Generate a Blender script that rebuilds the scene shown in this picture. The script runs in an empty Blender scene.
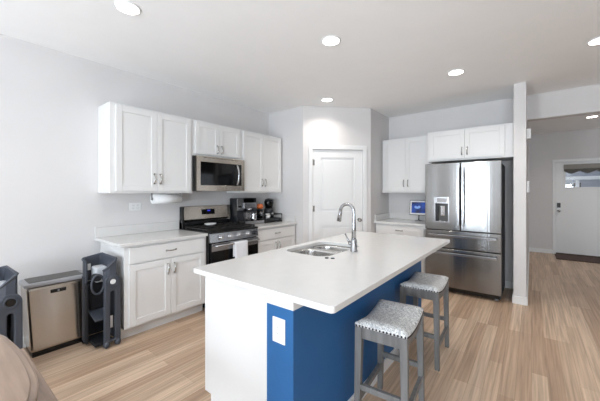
import bpy, bmesh, math, random
from mathutils import Vector, Matrix
random.seed(7)
S = bpy.context.scene
COL = S.collection
PI = math.pi

# ------------------------------------------------------------------ camera
CAMZ = 1.388
cam_d = bpy.data.cameras.new('camera'); cam = bpy.data.objects.new('camera', cam_d); COL.objects.link(cam)
cam_d.sensor_width = 36.0
cam_d.lens = 295.42 / 600 * 36
cam_d.shift_y = -(200.5 - 192.27) / 600
cam_d.clip_start = 0.02
cam.location = (0, 0, CAMZ)
cam.rotation_euler = (PI / 2, 0, 0.6655)
S.camera = cam

# ------------------------------------------------------------------ world and light
S.view_settings.view_transform = 'Standard'
S.view_settings.look = 'None'
S.view_settings.gamma = 1
S.view_settings.use_curve_mapping = False
S.view_settings.exposure = -1.12
W = bpy.data.worlds.new('world'); S.world = W; W.use_nodes = True
bg = W.node_tree.nodes['Background']
bg.inputs[0].default_value = (0.80, 0.89, 1.0, 1)
bg.inputs[1].default_value = 1.6

def area(name, loc, rot, sx, sy, power, col, spread=PI):
    l = bpy.data.lights.new(name, 'AREA'); l.shape = 'RECTANGLE'; l.size = sx; l.size_y = sy
    l.energy = power; l.color = col; l.spread = spread
    o = bpy.data.objects.new(name, l); COL.objects.link(o); o.location = loc; o.rotation_euler = rot
    return o
DAY = (0.86, 0.935, 1.0)
# daylight through the glazed openings of the rear wall and of the right wall
UP = PI / 2 + 0.25     # window lamps tilted upwards to put more light on the ceiling
area('daylight_patio_door', (-1.62, -3.05, 1.12), (UP, 0, 0), .5, 2.0, 52, DAY)
area('daylight_narrow_window', (-2.95, -3.05, 1.4), (UP, 0, -0.1), .12, 1.5, 7, DAY)
area('fill_rear_right', (0.9, -3.05, 1.4), (UP, 0, 0.1), 1.5, 1.4, 25, DAY)  # added fill lamp at an unseen window, for more light
# added fill lamps aimed steeply up to brighten the ceiling
area('ceiling_fill_patio', (-1.62, -2.95, 1.0), (PI / 2 + .85, 0, 0), .72, 1.8, 215, (0.79, 0.90, 1.0))
area('ceiling_fill_rear', (0.9, -2.95, 1.4), (PI / 2 + .85, 0, 0), 1.5, 1.2, 400, (0.79, 0.90, 1.0))
area('daylight_side_window', (3.85, 0.8, 1.4), (UP, 0, PI / 2), 1.8, 1.5, 8, DAY)
area('daylight_hall_window', (3.85, 6.7, 1.4), (UP, 0, PI / 2), 1.4, 1.5, 16, DAY)

# ------------------------------------------------------------------ materials
def lin(c):
    return tuple((v / 255 / 12.92) if v / 255 <= 0.04045 else ((v / 255 + 0.055) / 1.055) ** 2.4 for v in c) + (1,)

def mat(name, col, rough=0.5, metal=0.0, vary=0.0, scale=(8, 8, 8), bump=0.0, col2=None, emit=None, spec=None, coat=0):
    m = bpy.data.materials.new(name); m.use_nodes = True
    nt = m.node_tree; b = nt.nodes['Principled BSDF']
    b.inputs['Base Color'].default_value = lin(col)
    b.inputs['Roughness'].default_value = rough
    b.inputs['Metallic'].default_value = metal
    if coat: b.inputs['Coat Weight'].default_value = coat
    if spec is not None: b.inputs['Specular IOR Level'].default_value = spec
    if emit:
        b.inputs['Emission Color'].default_value = lin(emit[0]); b.inputs['Emission Strength'].default_value = emit[1]
    if vary or bump or col2:
        tc = nt.nodes.new('ShaderNodeTexCoord'); mp = nt.nodes.new('ShaderNodeMapping')
        mp.inputs['Scale'].default_value = scale
        nt.links.new(tc.outputs['Object'], mp.inputs['Vector'])
        n = nt.nodes.new('ShaderNodeTexNoise'); n.inputs['Scale'].default_value = 1.0
        n.inputs['Detail'].default_value = 4
        nt.links.new(mp.outputs['Vector'], n.inputs['Vector'])
        if vary or col2:
            r = nt.nodes.new('ShaderNodeValToRGB')
            if col2: a, c = lin(col), lin(col2)
            else:
                a = tuple(x * (1 - vary) for x in lin(col)[:3]) + (1,); c = tuple(min(1, x * (1 + vary)) for x in lin(col)[:3]) + (1,)
            r.color_ramp.elements[0].color = a; r.color_ramp.elements[1].color = c
            r.color_ramp.elements[0].position = 0.35; r.color_ramp.elements[1].position = 0.65
            nt.links.new(n.outputs['Fac'], r.inputs['Fac']); nt.links.new(r.outputs['Color'], b.inputs['Base Color'])
        if bump:
            bp = nt.nodes.new('ShaderNodeBump'); bp.inputs['Strength'].default_value = bump; bp.inputs['Distance'].default_value = 0.01
            nt.links.new(n.outputs['Fac'], bp.inputs['Height']); nt.links.new(bp.outputs['Normal'], b.inputs['Normal'])
    return m

def floor_mat():
    m = bpy.data.materials.new('oak planks'); m.use_nodes = True
    nt = m.node_tree; N = nt.nodes; L = nt.links; b = N['Principled BSDF']
    tc = N.new('ShaderNodeTexCoord'); mp = N.new('ShaderNodeMapping'); mp.inputs['Rotation'].default_value = (0, 0, PI / 2)
    L.new(tc.outputs['Object'], mp.inputs['Vector'])
    br = N.new('ShaderNodeTexBrick'); L.new(mp.outputs['Vector'], br.inputs['Vector'])
    br.inputs['Color1'].default_value = lin((216, 191, 167)); br.inputs['Color2'].default_value = lin((182, 153, 129))
    br.inputs['Mortar'].default_value = lin((160, 132, 106)); br.inputs['Scale'].default_value = 1
    br.inputs['Mortar Size'].default_value = 0.0008; br.inputs['Mortar Smooth'].default_value = 0.4
    br.inputs['Brick Width'].default_value = 1.22; br.inputs['Row Height'].default_value = 0.092; br.offset = 0.37; br.offset_frequency = 3
    br.inputs['Bias'].default_value = -0.1
    mp2 = N.new('ShaderNodeMapping'); mp2.inputs['Scale'].default_value = (34, 0.9, 1); L.new(tc.outputs['Object'], mp2.inputs['Vector'])
    n = N.new('ShaderNodeTexNoise'); n.inputs['Scale'].default_value = 1.6; n.inputs['Detail'].default_value = 6; n.inputs['Distortion'].default_value = 0.6
    L.new(mp2.outputs['Vector'], n.inputs['Vector'])
    cr = N.new('ShaderNodeValToRGB'); cr.color_ramp.elements[0].position = 0.32; cr.color_ramp.elements[1].position = 0.7
    cr.color_ramp.elements[0].color = (0.68, 0.65, 0.62, 1); cr.color_ramp.elements[1].color = (1.08, 1.06, 1.04, 1)
    L.new(n.outputs['Fac'], cr.inputs['Fac'])
    mx = N.new('ShaderNodeMix'); mx.data_type = 'RGBA'; mx.blend_type = 'MULTIPLY'; mx.inputs['Factor'].default_value = 1
    L.new(br.outputs['Color'], mx.inputs['A']); L.new(cr.outputs['Color'], mx.inputs['B'])
    L.new(mx.outputs['Result'], b.inputs['Base Color'])
    b.inputs['Roughness'].default_value = 0.42
    return m

def fabric_mat():
    m = bpy.data.materials.new('patterned grey fabric'); m.use_nodes = True
    nt = m.node_tree; N = nt.nodes; L = nt.links; b = N['Principled BSDF']
    tc = N.new('ShaderNodeTexCoord')
    n = N.new('ShaderNodeTexNoise'); n.inputs['Scale'].default_value = 58; n.inputs['Detail'].default_value = 3; n.inputs['Distortion'].default_value = 2.6
    L.new(tc.outputs['Object'], n.inputs['Vector'])
    cr = N.new('ShaderNodeValToRGB'); cr.color_ramp.elements[0].position = 0.42; cr.color_ramp.elements[1].position = 0.56
    cr.color_ramp.elements[0].color = lin((170, 171, 173)); cr.color_ramp.elements[1].color = lin((238, 238, 236))
    L.new(n.outputs['Fac'], cr.inputs['Fac']); L.new(cr.outputs['Color'], b.inputs['Base Color'])
    b.inputs['Roughness'].default_value = 0.85
    return m

ANI = 0.25
def steel_mat(name, col, rough, bump, scale):
    m = mat(name, col, rough, 1.0, bump=bump, scale=scale)
    nt = m.node_tree; b = nt.nodes['Principled BSDF']; b.inputs['Anisotropic'].default_value = 0.9
    b.inputs['Anisotropic Rotation'].default_value = ANI
    t = nt.nodes.new('ShaderNodeTangent'); t.direction_type = 'RADIAL'; t.axis = 'Z'
    nt.links.new(t.outputs[0], b.inputs['Tangent'])
    return m

M = {}
M['wall'] = mat('grey wall paint', (219, 216, 215), 0.75, vary=0.012, scale=(3, 3, 3))
M['wall_dimmed'] = mat('wall paint darkened to cut bounce', (132, 127, 122), 0.75, vary=0.012, scale=(3, 3, 3))  # unseen right wall darkened so less light bounces onto the island side
M['ceiling'] = mat('white ceiling paint', (249, 249, 249), 0.85, vary=0.01, scale=(4, 4, 4))
M['trim'] = mat('white trim paint', (235, 235, 235), 0.4)
M['cab'] = mat('white cabinet lacquer', (229, 228, 227), 0.38)
M['quartz'] = mat('white quartz', (219, 217, 215), 0.16, vary=0.012, scale=(14, 14, 14))
M['floor'] = floor_mat()
M['steel'] = steel_mat('brushed stainless steel', (150, 149, 148), 0.2, 0.30, (4.6, 4.6, 0.03))
M['steel_plain'] = mat('satin steel', (176, 176, 178), 0.22, 1.0)
M['steel_warm'] = steel_mat('warm stainless steel', (192, 183, 172), 0.24, 0.12, (5, 5, 0.05))
M['steel_bowl'] = mat('sink steel', (205, 204, 202), 0.24, 1.0, vary=0.04, scale=(5, 60, 5))
M['nickel'] = mat('brushed nickel', (178, 176, 172), 0.25, 1.0)
M['chrome'] = mat('chrome', (225, 225, 228), 0.08, 1.0)
M['black'] = mat('black enamel', (14, 14, 15), 0.25)
M['black_glass'] = mat('black glass', (8, 8, 9), 0.06, spec=0.3)
M['iron'] = mat('cast iron', (28, 27, 27), 0.55, vary=0.2, scale=(60, 60, 60))
M['dark_plastic'] = mat('dark plastic', (30, 32, 36), 0.4)
M['case'] = mat('dark grey case', (62, 64, 68), 0.4)
M['blue'] = mat('blue paint', (44, 97, 150), 0.5, vary=0.02, scale=(6, 6, 6), spec=0.3)
M['white_plastic'] = mat('white plastic', (238, 238, 238), 0.35)
M['paper'] = mat('paper towel', (240, 240, 240), 0.9, vary=0.02, scale=(90, 90, 90), bump=0.15)
M['cloth'] = mat('white cotton', (236, 236, 240), 0.95, bump=0.3, scale=(160, 160, 160))
M['stoolwood'] = mat('grey stained wood', (114, 113, 112), 0.5, vary=0.18, scale=(30, 30, 3))
M['fabric'] = fabric_mat()
M['nail'] = mat('dark nailheads', (56, 54, 54), 0.3, 1.0)
M['chairgrey'] = mat('slate grey plastic', (68, 72, 81), 0.45)
M['chairdark'] = mat('charcoal fabric', (22, 23, 28), 0.7)
M['pad'] = mat('pale grey padding', (196, 198, 202), 0.8)
M['lidgrey'] = mat('pale grey lid plastic', (168, 168, 172), 0.35)
M['lidtop'] = mat('dull grey lid insert', (92, 90, 88), 0.4)
M['table'] = mat('weathered brown wood', (150, 127, 110), 0.36, vary=0.3, scale=(1.6, 22, 10))
M['mat'] = mat('brown coir mat', (86, 70, 64), 0.95, vary=0.25, scale=(120, 120, 40), bump=0.5)
M['orange'] = mat('orange ceramic', (204, 104, 52), 0.5)
M['shade'] = mat('grey shade fabric', (150, 146, 140), 0.9, vary=0.05, scale=(50, 50, 50))
M['lens'] = mat('lit diffuser', (255, 250, 240), 0.5, emit=((255, 250, 242), 20.0))
M['screen'] = mat('lit blue screen', (5, 14, 46), 0.15, col2=(16, 70, 170), scale=(9, 9, 9), emit=None)
M['screenlit'] = mat('pale shape on screen', (120, 160, 220), 0.3, emit=((150, 185, 235), 0.4))
M['bluelit'] = mat('lit blue digits', (40, 60, 255), 0.3, emit=((50, 70, 255), 0.8))
M['siding'] = mat('pale house siding', (206, 212, 226), 0.8, vary=0.05, scale=(1, 1, 18))
M['roofing'] = mat('slate roof shingle', (120, 126, 142), 0.9, vary=0.15, scale=(20, 20, 20))
M['paving'] = mat('concrete paving', (190, 190, 188), 0.9, vary=0.08, scale=(5, 5, 5))
def scr():
    nt = M['screen'].node_tree; b = nt.nodes['Principled BSDF']; r = [n for n in nt.nodes if n.type == 'VALTORGB'][0]
    nt.links.new(r.outputs['Color'], b.inputs['Emission Color']); b.inputs['Emission Strength'].default_value = 0.5
scr()
def glass_mat():
    m = bpy.data.materials.new('window glass'); m.use_nodes = True; nt = m.node_tree
    nt.nodes.remove(nt.nodes['Principled BSDF'])
    t = nt.nodes.new('ShaderNodeBsdfTransparent'); g = nt.nodes.new('ShaderNodeBsdfGlossy'); g.inputs['Roughness'].default_value = 0.03
    mx = nt.nodes.new('ShaderNodeMixShader'); mx.inputs[0].default_value = 0.08
    nt.links.new(t.outputs[0], mx.inputs[1]); nt.links.new(g.outputs[0], mx.inputs[2])
    nt.links.new(mx.outputs[0], nt.nodes['Material Output'].inputs['Surface'])
    return m
M['glass'] = glass_mat()

# ------------------------------------------------------------------ mesh helpers
class MB:
    """collects shapes into one mesh; any shape may carry its own material"""
    def __init__(s): s.bm = bmesh.new(); s.mats = []
    def _mi(s, m):
        if m is None: return 0
        if m not in s.mats: s.mats.append(m)
        return s.mats.index(m)
    def _add(s, t, mi=0, smooth=False):
        for f in t.faces: f.smooth = smooth
        me = bpy.data.meshes.new('tmp'); t.to_mesh(me); t.free()
        n0 = len(s.bm.faces); s.bm.from_mesh(me); bpy.data.meshes.remove(me)
        s.bm.faces.ensure_lookup_table()
        for f in s.bm.faces[n0:]: f.material_index = mi
    def box(s, x0, x1, y0, y1, z0, z1, bev=0.0, seg=2, mx=None):
        t = bmesh.new(); bmesh.ops.create_cube(t, size=1)
        for v in t.verts: v.co = Vector(((x0 + x1) / 2 + v.co.x * (x1 - x0), (y0 + y1) / 2 + v.co.y * (y1 - y0), (z0 + z1) / 2 + v.co.z * (z1 - z0)))
        if bev: bmesh.ops.bevel(t, geom=t.edges[:], offset=bev, segments=seg, profile=0.5, affect='EDGES')
        if mx is not None: bmesh.ops.transform(t, matrix=mx, verts=t.verts)
        s._add(t); return s
    def hull8(s, lo, hi, bev=0.0, seg=2):
        """lo, hi: four (x,y,z) corners each, counter-clockwise from above"""
        t = bmesh.new(); a = [t.verts.new(p) for p in lo]; b = [t.verts.new(p) for p in hi]
        t.faces.new(a[::-1]); t.faces.new(b)
        for i in range(4): t.faces.new((a[i], a[(i + 1) % 4], b[(i + 1) % 4], b[i]))
        if bev: bmesh.ops.bevel(t, geom=t.edges[:], offset=bev, segments=seg, profile=0.5, affect='EDGES')
        s._add(t); return s
    def cyl(s, p0, p1, r0, r1=None, n=20, smooth=True, caps=True):
        r1 = r0 if r1 is None else r1
        p0, p1 = Vector(p0), Vector(p1); d = p1 - p0
        t = bmesh.new(); bmesh.ops.create_cone(t, cap_ends=caps, segments=n, radius1=r0, radius2=r1, depth=d.length)
        q = d.to_track_quat('Z', 'Y').to_matrix().to_4x4()
        bmesh.ops.transform(t, matrix=Matrix.Translation((p0 + p1) / 2) @ q, verts=t.verts)
        for f in t.faces: f.smooth = len(f.verts) == 4
        me = bpy.data.meshes.new('tmp'); t.to_mesh(me); t.free(); s.bm.from_mesh(me); bpy.data.meshes.remove(me)
        return s
    def sphere(s, c, r, sc=(1, 1, 1), u=16, v=10):
        t = bmesh.new(); bmesh.ops.create_uvsphere(t, u_segments=u, v_segments=v, radius=r)
        for w in t.verts: w.co = Vector(c) + Vector((w.co.x * sc[0], w.co.y * sc[1], w.co.z * sc[2]))
        s._add(t, smooth=True); return s
    def tube(s, pts, r, n=10, closed=False, flat=1.0):
        pts = [Vector(p) for p in pts]; rs = r if isinstance(r, (list, tuple)) else [r] * len(pts)
        t = bmesh.new(); rings = []; up = None; k = len(pts)
        for i, p in enumerate(pts):
            a = pts[i - 1] if (i or closed) else p; b = pts[(i + 1) % k] if (i < k - 1 or closed) else p
            d = (b - a).normalized()
            if up is None: up = d.orthogonal().normalized()
            up = (up - d * up.dot(d)).normalized(); w = d.cross(up)
            rings.append([t.verts.new(p + (up * math.cos(2 * PI * j / n) + w * math.sin(2 * PI * j / n) * flat) * rs[i]) for j in range(n)])
        for i in range(k if closed else k - 1):
            A, B = rings[i], rings[(i + 1) % k]
            for j in range(n): t.faces.new((A[j], A[(j + 1) % n], B[(j + 1) % n], B[j]))
        if not closed: t.faces.new(rings[0][::-1]); t.faces.new(rings[-1])
        bmesh.ops.recalc_face_normals(t, faces=t.faces[:])
        s._add(t, smooth=True); return s
    def prism(s, outer, holes, a0, a1, axis='z', bev=0.0, smooth=False):
        """polygon (with holes) in the plane across axis, extruded from a0 to a1"""
        def P(u, v, a): return {'z': (u, v, a), 'y': (u, a, v), 'x': (a, u, v)}[axis]
        t = bmesh.new(); es = []
        for loop in [outer] + list(holes):
            vs = [t.verts.new(P(u, v, a0)) for u, v in loop]
            for i in range(len(vs)): es.append(t.edges.new((vs[i], vs[(i + 1) % len(vs)])))
        if holes: bmesh.ops.triangle_fill(t, use_beauty=True, use_dissolve=False, edges=es)
        else: bmesh.ops.contextual_create(t, geom=es)
        fs = t.faces[:]
        r = bmesh.ops.extrude_face_region(t, geom=fs)
        mv = Vector(P(0, 0, a1)) - Vector(P(0, 0, a0))
        bmesh.ops.translate(t, vec=mv, verts=[g for g in r['geom'] if isinstance(g, bmesh.types.BMVert)])
        bmesh.ops.recalc_face_normals(t, faces=t.faces[:])
        if bev:
            ed = [e for e in t.edges if len(e.link_faces) == 2 and e.calc_face_angle(0) > 0.9]
            bmesh.ops.bevel(t, geom=ed, offset=bev, segments=2, profile=0.5, affect='EDGES')
        s._add(t, smooth=smooth); return s
    def lathe(s, prof, c=(0, 0, 0), n=24, ring=False):
        t = bmesh.new(); rings = []
        for r, z in prof: rings.append([t.verts.new((c[0] + r * math.cos(2 * PI * j / n), c[1] + r * math.sin(2 * PI * j / n), c[2] + z)) for j in range(n)])
        for i in range(len(prof) - 1):
            for j in range(n): t.faces.new((rings[i][j], rings[i][(j + 1) % n], rings[i + 1][(j + 1) % n], rings[i + 1][j]))
        if ring:
            for j in range(n): t.faces.new((rings[-1][j], rings[-1][(j + 1) % n], rings[0][(j + 1) % n], rings[0][j]))
        else: t.faces.new(rings[0][::-1]); t.faces.new(rings[-1])
        bmesh.ops.recalc_face_normals(t, faces=t.faces[:]); s._add(t, smooth=True); return s
    def build(s, name, m, parent=None, autosmooth=False):
        me = bpy.data.meshes.new(name); s.bm.to_mesh(me); s.bm.free()
        me.materials.append(M[m] if isinstance(m, str) else m)
        o = bpy.data.objects.new(name, me); COL.objects.link(o)
        if parent is not None: o.parent = parent
        return o

def rrect(x0, x1, y0, y1, r, n=6):
    pts = []
    for cx, cy, a in ((x1 - r, y1 - r, 0), (x0 + r, y1 - r, PI / 2), (x0 + r, y0 + r, PI), (x1 - r, y0 + r, 1.5 * PI)):
        for k in range(n + 1):
            t = a + PI / 2 * k / n; pts.append((cx + r * math.cos(t), cy + r * math.sin(t)))
    return pts

def tag(o, label, cat, group=None):
    o['label'] = label; o['category'] = cat
    if group: o['group'] = group
    return o
def thing(name, label, cat, loc=(0, 0, 0), rotz=0.0, group=None):
    o = bpy.data.objects.new(name, None); COL.objects.link(o); o.empty_display_size = 0.05
    o.location = loc; o.rotation_euler = (0, 0, rotz)
    return tag(o, label, cat, group)
def struct(o):
    o['kind'] = 'structure'; return o
def sbox(name, m, *b):
    return struct(MB().box(*b).build(name, m))
def copy_tree(o, parent=None):
    c = o.copy(); COL.objects.link(c); c.parent = parent
    for ch in list(o.children): copy_tree(ch, c)
    return c

# ------------------------------------------------------------------ setting
WX = -3.577; CEIL = 2.745; YB = 5.233; YR = -3.2; XR = 4.0; YH = 8.79; SY = 3.68
sbox('floor', 'floor', WX - .12, XR + .12, YR - .12, YH + .12, -0.1, 0)
sbox('ceiling', 'ceiling', WX - .12, XR + .12, YR - .12, YH + .12, CEIL, CEIL + .1)
sbox('wall_left', 'wall', WX - .12, WX, YR - .12, YB + .12, 0, CEIL)
sbox('wall_back', 'wall', WX, -0.055, YB, YB + .12, 0, CEIL)
# corner pantry: a short wall, a diagonal wall with the door, a return wall
sbox('wall_pantry_side', 'wall', WX, -2.83, SY, SY + .1, 0, CEIL)
D = math.sqrt(.5)
PW = MB()
AX = [0.0, .135, .985, 1.103]       # along the diagonal: wall, doorway, wall
mxp = Matrix.Translation((-2.83, SY, 0)) @ Matrix.Rotation(PI / 4, 4, 'Z')
PW.box(AX[0], AX[1], 0, .1, 0, CEIL, mx=mxp); PW.box(AX[2], AX[3], 0, .1, 0, CEIL, mx=mxp); PW.box(AX[1], AX[2], 0, .1, 2.085, CEIL, mx=mxp)
struct(PW.build('wall_pantry', 'wall'))
sbox('wall_pantry_return', 'wall', -2.15, -2.05, SY + .78, YB, 0, CEIL)
# end wall beside the refrigerator, running on as the left wall of the hall
sbox('wall_hall_left', 'wall', -0.181, -0.055, 4.566, YH, 0, CEIL)
sbox('wall_header', 'wall', -0.055, XR, YB, YB + .14, 2.405, CEIL)
# far wall of the hall, round the front door
FW = MB(); FX0, FX1, FT = .415, 1.345, 2.065
FW.box(-0.055, FX0, YH, YH + .12, 0, CEIL); FW.box(FX1, XR, YH, YH + .12, 0, CEIL); FW.box(FX0, FX1, YH, YH + .12, FT, CEIL)
struct(FW.build('wall_hall_back', 'wall'))
# rear wall with patio door, window and added window, right wall with two windows
def wall_x(name, y0, y1, ops):     # wall along x with openings (x0,x1,z0,z1)
    b = MB(); x = WX
    for x0, x1, z0, z1 in ops:
        b.box(x, x0, y0, y1, 0, CEIL); x = x1
        if z0 > 0: b.box(x0, x1, y0, y1, 0, z0)
        b.box(x0, x1, y0, y1, z1, CEIL)
    b.box(x, XR, y0, y1, 0, CEIL); return struct(b.build(name, 'wall'))
wall_x('wall_rear', YR - .12, YR, [(-3.15, -2.75, .65, 2.15), (-2.05, -1.2, .04, 2.2), (.1, 1.7, .65, 2.15)])
b = MB(); y = YR
for y0, y1 in ((-.15, 1.75), (5.95, 7.45)):
    b.box(XR, XR + .12, y, y0, 0, CEIL); b.box(XR, XR + .12, y0, y1, 0, .6); b.box(XR, XR + .12, y0, y1, 2.2, CEIL); y = y1
b.box(XR, XR + .12, y, YH, 0, CEIL); struct(b.build('wall_right', 'wall_dimmed'))
def win_x(name, x0, x1, z0, z1, mull):
    f = MB(); w = .05; y0, y1 = YR - .1, YR - .02
    f.box(x0, x0 + w, y0, y1, z0, z1); f.box(x1 - w, x1, y0, y1, z0, z1); f.box(x0 + w, x1 - w, y0, y1, z0, z0 + w); f.box(x0 + w, x1 - w, y0, y1, z1 - w, z1)
    for m in mull: f.box(m - .025, m + .025, y0, y1, z0 + w, z1 - w)
    o = struct(f.build(name, 'trim')); MB().box(x0 + w, x1 - w, YR - .065, YR - .055, z0 + w, z1 - w).build('pane', 'glass', o)
win_x('door_3', -2.05, -1.2, .04, 2.2, []); win_x('window_1', -3.15, -2.75, .65, 2.15, []); win_x('added_window_4', .1, 1.7, .65, 2.15, [.9])  # the widest window is unseen, added to bring in more light
def win_y(name, y0, y1, z0, z1):
    f = MB(); w = .05; x0, x1 = XR + .02, XR + .1
    f.box(x0, x1, y0, y0 + w, z0, z1); f.box(x0, x1, y1 - w, y1, z0, z1); f.box(x0, x1, y0 + w, y1 - w, z0, z0 + w); f.box(x0, x1, y0 + w, y1 - w, z1 - w, z1)
    o = struct(f.build(name, 'trim')); MB().box(XR + .055, XR + .065, y0 + w, y1 - w, z0 + w, z1 - w).build('pane', 'glass', o)
win_y('window_2', -.15, 1.75, .6, 2.2); win_y('window_3', 5.95, 7.45, .6, 2.2)

# baseboards
def bb(name, *b):
    return struct(MB().box(*b, bev=.003).build(name, 'trim'))
BH = .095; BT = .014
bb('baseboard_left', WX, WX + BT, YR, 1.12, 0, BH)
bb('baseboard_hall_back', -.055, .365, YH - BT, YH, 0, BH)
bb('baseboard_hall_left', -.055, -.055 + BT, 4.566, YH - BT, 0, BH)
bb('baseboard_column', -.181 - BT, -.055 + BT, 4.566 - BT, 4.566, 0, BH)
bb('baseboard_column_side', -.181 - BT, -.181, 4.566, YB, 0, BH)
bb('baseboard_back', -1.2, -.195, YB - BT, YB, 0, BH)
q = MB(); q.box(.0, .11, -BT, 0, 0, BH, mx=mxp); q.box(1.035, 1.10, -BT, 0, 0, BH, mx=mxp); struct(q.build('baseboard_pantry', 'trim'))

# pantry door (door_1) in its casing
pd = struct(bpy.data.objects.new('door_1', None)); COL.objects.link(pd); pd.location = (-2.83, SY, 0); pd.rotation_euler = (0, 0, PI / 4)
x0, x1, zt = .158, .968, 2.062
SLT = .02
def panel_loop(z0, z1): return [(.285, z0), (x1 - .127, z0), (x1 - .127, z1), (.285, z1)]
slab = MB(); P1 = panel_loop(.25, .86); P2 = panel_loop(1.08, 1.94)
slab.prism([(x0, .012), (x1, .012), (x1, zt), (x0, zt)], [P1, P2], .012, .046, 'y')
for pl_ in (P1, P2):
    (a, c), (b_, d) = pl_[0], pl_[2]
    slab.box(a - .001, b_ + .001, .028, .04, c - .001, d + .001)
    slab.box(a + .035, b_ - .035, .02, .03, c + .035, d - .035, bev=.007)
slab.build('slab', 'trim', pd)
cs = MB(); TW = .062
cs.box(x0 - .005 - TW, x0 - .005, -.016, 0, 0, zt + .01, bev=.004); cs.box(x1 + .005, x1 + .005 + TW, -.016, 0, 0, zt + .01, bev=.004)
cs.box(x0 - .005 - TW, x1 + .005 + TW, -.016, 0, zt + .01, zt + .01 + TW, bev=.004)
cs.box(x0 - .022, x0 - .004, 0, .1, 0, zt + .02); cs.box(x1 + .004, x1 + .016, 0, .1, 0, zt + .02); cs.box(x0 - .02, x1 + .016, 0, .1, zt + .004, zt + .022)
cs.build('casing', 'trim', pd)
k = MB(); k.cyl((x1 - .055, .012, 0.945), (x1 - .055, .004, 0.945), .028); k.cyl((x1 - .055, .004, 0.945), (x1 - .055, -.03, 0.945), .011)
k.sphere((x1 - .055, -.045, 0.945), .028, (1, .8, 1)); k.build('door_knob', 'nickel', pd)
for z in (.25, 1.13, 1.86):
    h = MB(); h.cyl((x0 - .001, .004, z - .05), (x0 - .001, .004, z + .05), .009); h.box(x0 + .002, x0 + .03, .010, .0125, z - .045, z + .045); h.build('hinge', 'nickel', pd)

# front door (door_2)
fd = struct(bpy.data.objects.new('door_2', None)); COL.objects.link(fd); fd.location = (0, YH, 0)
wx0, wx1, wz0, wz1 = .59, 1.17, 1.50, 1.975
s_ = MB(); s_.prism([(.428, .032), (1.332, .032), (1.332, 2.05), (.428, 2.05)], [[(wx0, wz0), (wx1, wz0), (wx1, wz1), (wx0, wz1)]], .02, .065, 'y')
s_.build('slab', 'trim', fd)
f = MB()
for q in ((wx0 - .03, wx1 + .03, wz1, wz1 + .03), (wx0 - .03, wx1 + .03, wz0 - .03, wz0), (wx0 - .03, wx0, wz0, wz1), (wx1, wx1 + .03, wz0, wz1)):
    f.box(q[0], q[1], .008, .0195, q[2], q[3], bev=.003)
f.build('window_frame', 'trim', fd)
MB().box(wx0, wx1, .04, .046, wz0, wz1).build('pane', 'glass', fd)
cs = MB(); T2 = .062
cs.box(.428 - T2, .424, -.016, 0, 0, 2.06, bev=.004); cs.box(1.336, 1.332 + T2, -.016, 0, 0, 2.06, bev=.004); cs.box(.428 - T2, 1.332 + T2, -.016, 0, 2.06, 2.06 + T2, bev=.004)
cs.box(.415, .425, 0, .12, 0, 2.06); cs.box(1.335, 1.345, 0, .12, 0, 2.06); cs.box(.425, 1.335, 0, .12, 2.052, 2.065)
cs.build('casing', 'trim', fd)
MB().box(.426, 1.334, -.01, .12, 0, .03, bev=.004).build('threshold', 'mat', fd)
MB().box(.445, .505, -.004, .02, 1.045, 1.15, bev=.006).build('keypad', 'dark_plastic', fd)
k = MB(); k.cyl((.475, .02, .97), (.475, .01, .97), .034); k.cyl((.475, .01, .97), (.475, -.03, .97), .012); k.sphere((.475, -.045, .97), .03, (1, .8, 1)); k.build('door_knob', 'nickel', fd)
# what the front door window looks out on
struct(MB().box(-12, 14, YH + .13, 34, -.25, -.15).build('ground_outside', 'paving'))
hs = thing('house', 'pale house across the street seen through the front door window', 'house', (2.4, 20, -.15))
MB().box(-5, 5, 0, 6, 0, 2.25).build('wall', 'siding', hs)
hr = MB(); hr.prism([(-5.5, 2.30), (5.5, 2.30), (3.4, 3.4), (-3.4, 3.4)], [], -.6, 6.6, 'y'); hr.build('roof', 'roofing', hs)
MB().box(-5.5, 5.5, -.68, -.605, 2.14, 2.30).build('fascia', 'trim', hs)
for xx in (-1.9, -.75, .4, 1.6): MB().box(xx, xx + .14, -.6, -.46, 0, 2.14).build('porch_post', 'trim', hs)
for xx in (-3.4, -1.5, .8): MB().box(xx, xx + 1.0, -.05, -.002, 1.0, 2.0).build('window', 'case', hs)

# ------------------------------------------------------------------ cabinets
def pull(name, parent, x, z, vertical, L=.10):
    """arched bar pull standing off the face (local front is -y)"""
    pts = []
    for i in range(13):
        t = i / 12; a = (t - .5) * L; off = -.006 - .022 * math.sin(PI * t) ** .6
        pts.append((x, off, z + a) if vertical else (x + a, off, z))
    m = MB().tube(pts, [.0065 if 1 < i < 11 else .008 for i in range(13)], n=8)
    for e in (-.5, .5):
        p = (x, 0, z + e * L) if vertical else (x + e * L, 0, z)
        m.cyl(p, (p[0], -.012, p[2]), .0085, n=10)
    return m.build(name, 'nickel', parent)
def shaker(name, parent, x0, x1, z0, z1, rail=.058):
    d = MB(); t = .0195
    d.box(x0, x0 + rail, 0, t, z0, z1, bev=.002); d.box(x1 - rail, x1, 0, t, z0, z1, bev=.002)
    d.box(x0 + rail, x1 - rail, 0, t, z0, z0 + rail, bev=.002); d.box(x0 + rail, x1 - rail, 0, t, z1 - rail, z1, bev=.002)
    d.box(x0 + rail - .004, x1 - rail + .004, .009, t - .001, z0 + rail - .004, z1 - rail + .004)
    return d.build(name, 'cab', parent)
def upper(label, loc, rot, w, z0, z1, depth, hz=None, ml=.03, mr=.03, hl=.10, group='white wall cabinets'):
    t = thing('wall_cabinet', label, 'cabinet', loc, rot, group)
    MB().box(0, w, .02, depth, z0, z1, bev=.002).build('body', 'cab', t)
    c = (ml + w - mr) / 2; m = .022
    for i, (a, b) in enumerate(((ml, c - .0015), (c + .0015, w - mr))):
        d = shaker('door', t, a, b, z0 + m, z1 - m)
        pull('handle', d, b - .032 if i == 0 else a + .032, (hz if hz else z0 + .16), True, hl)
    return t
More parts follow.
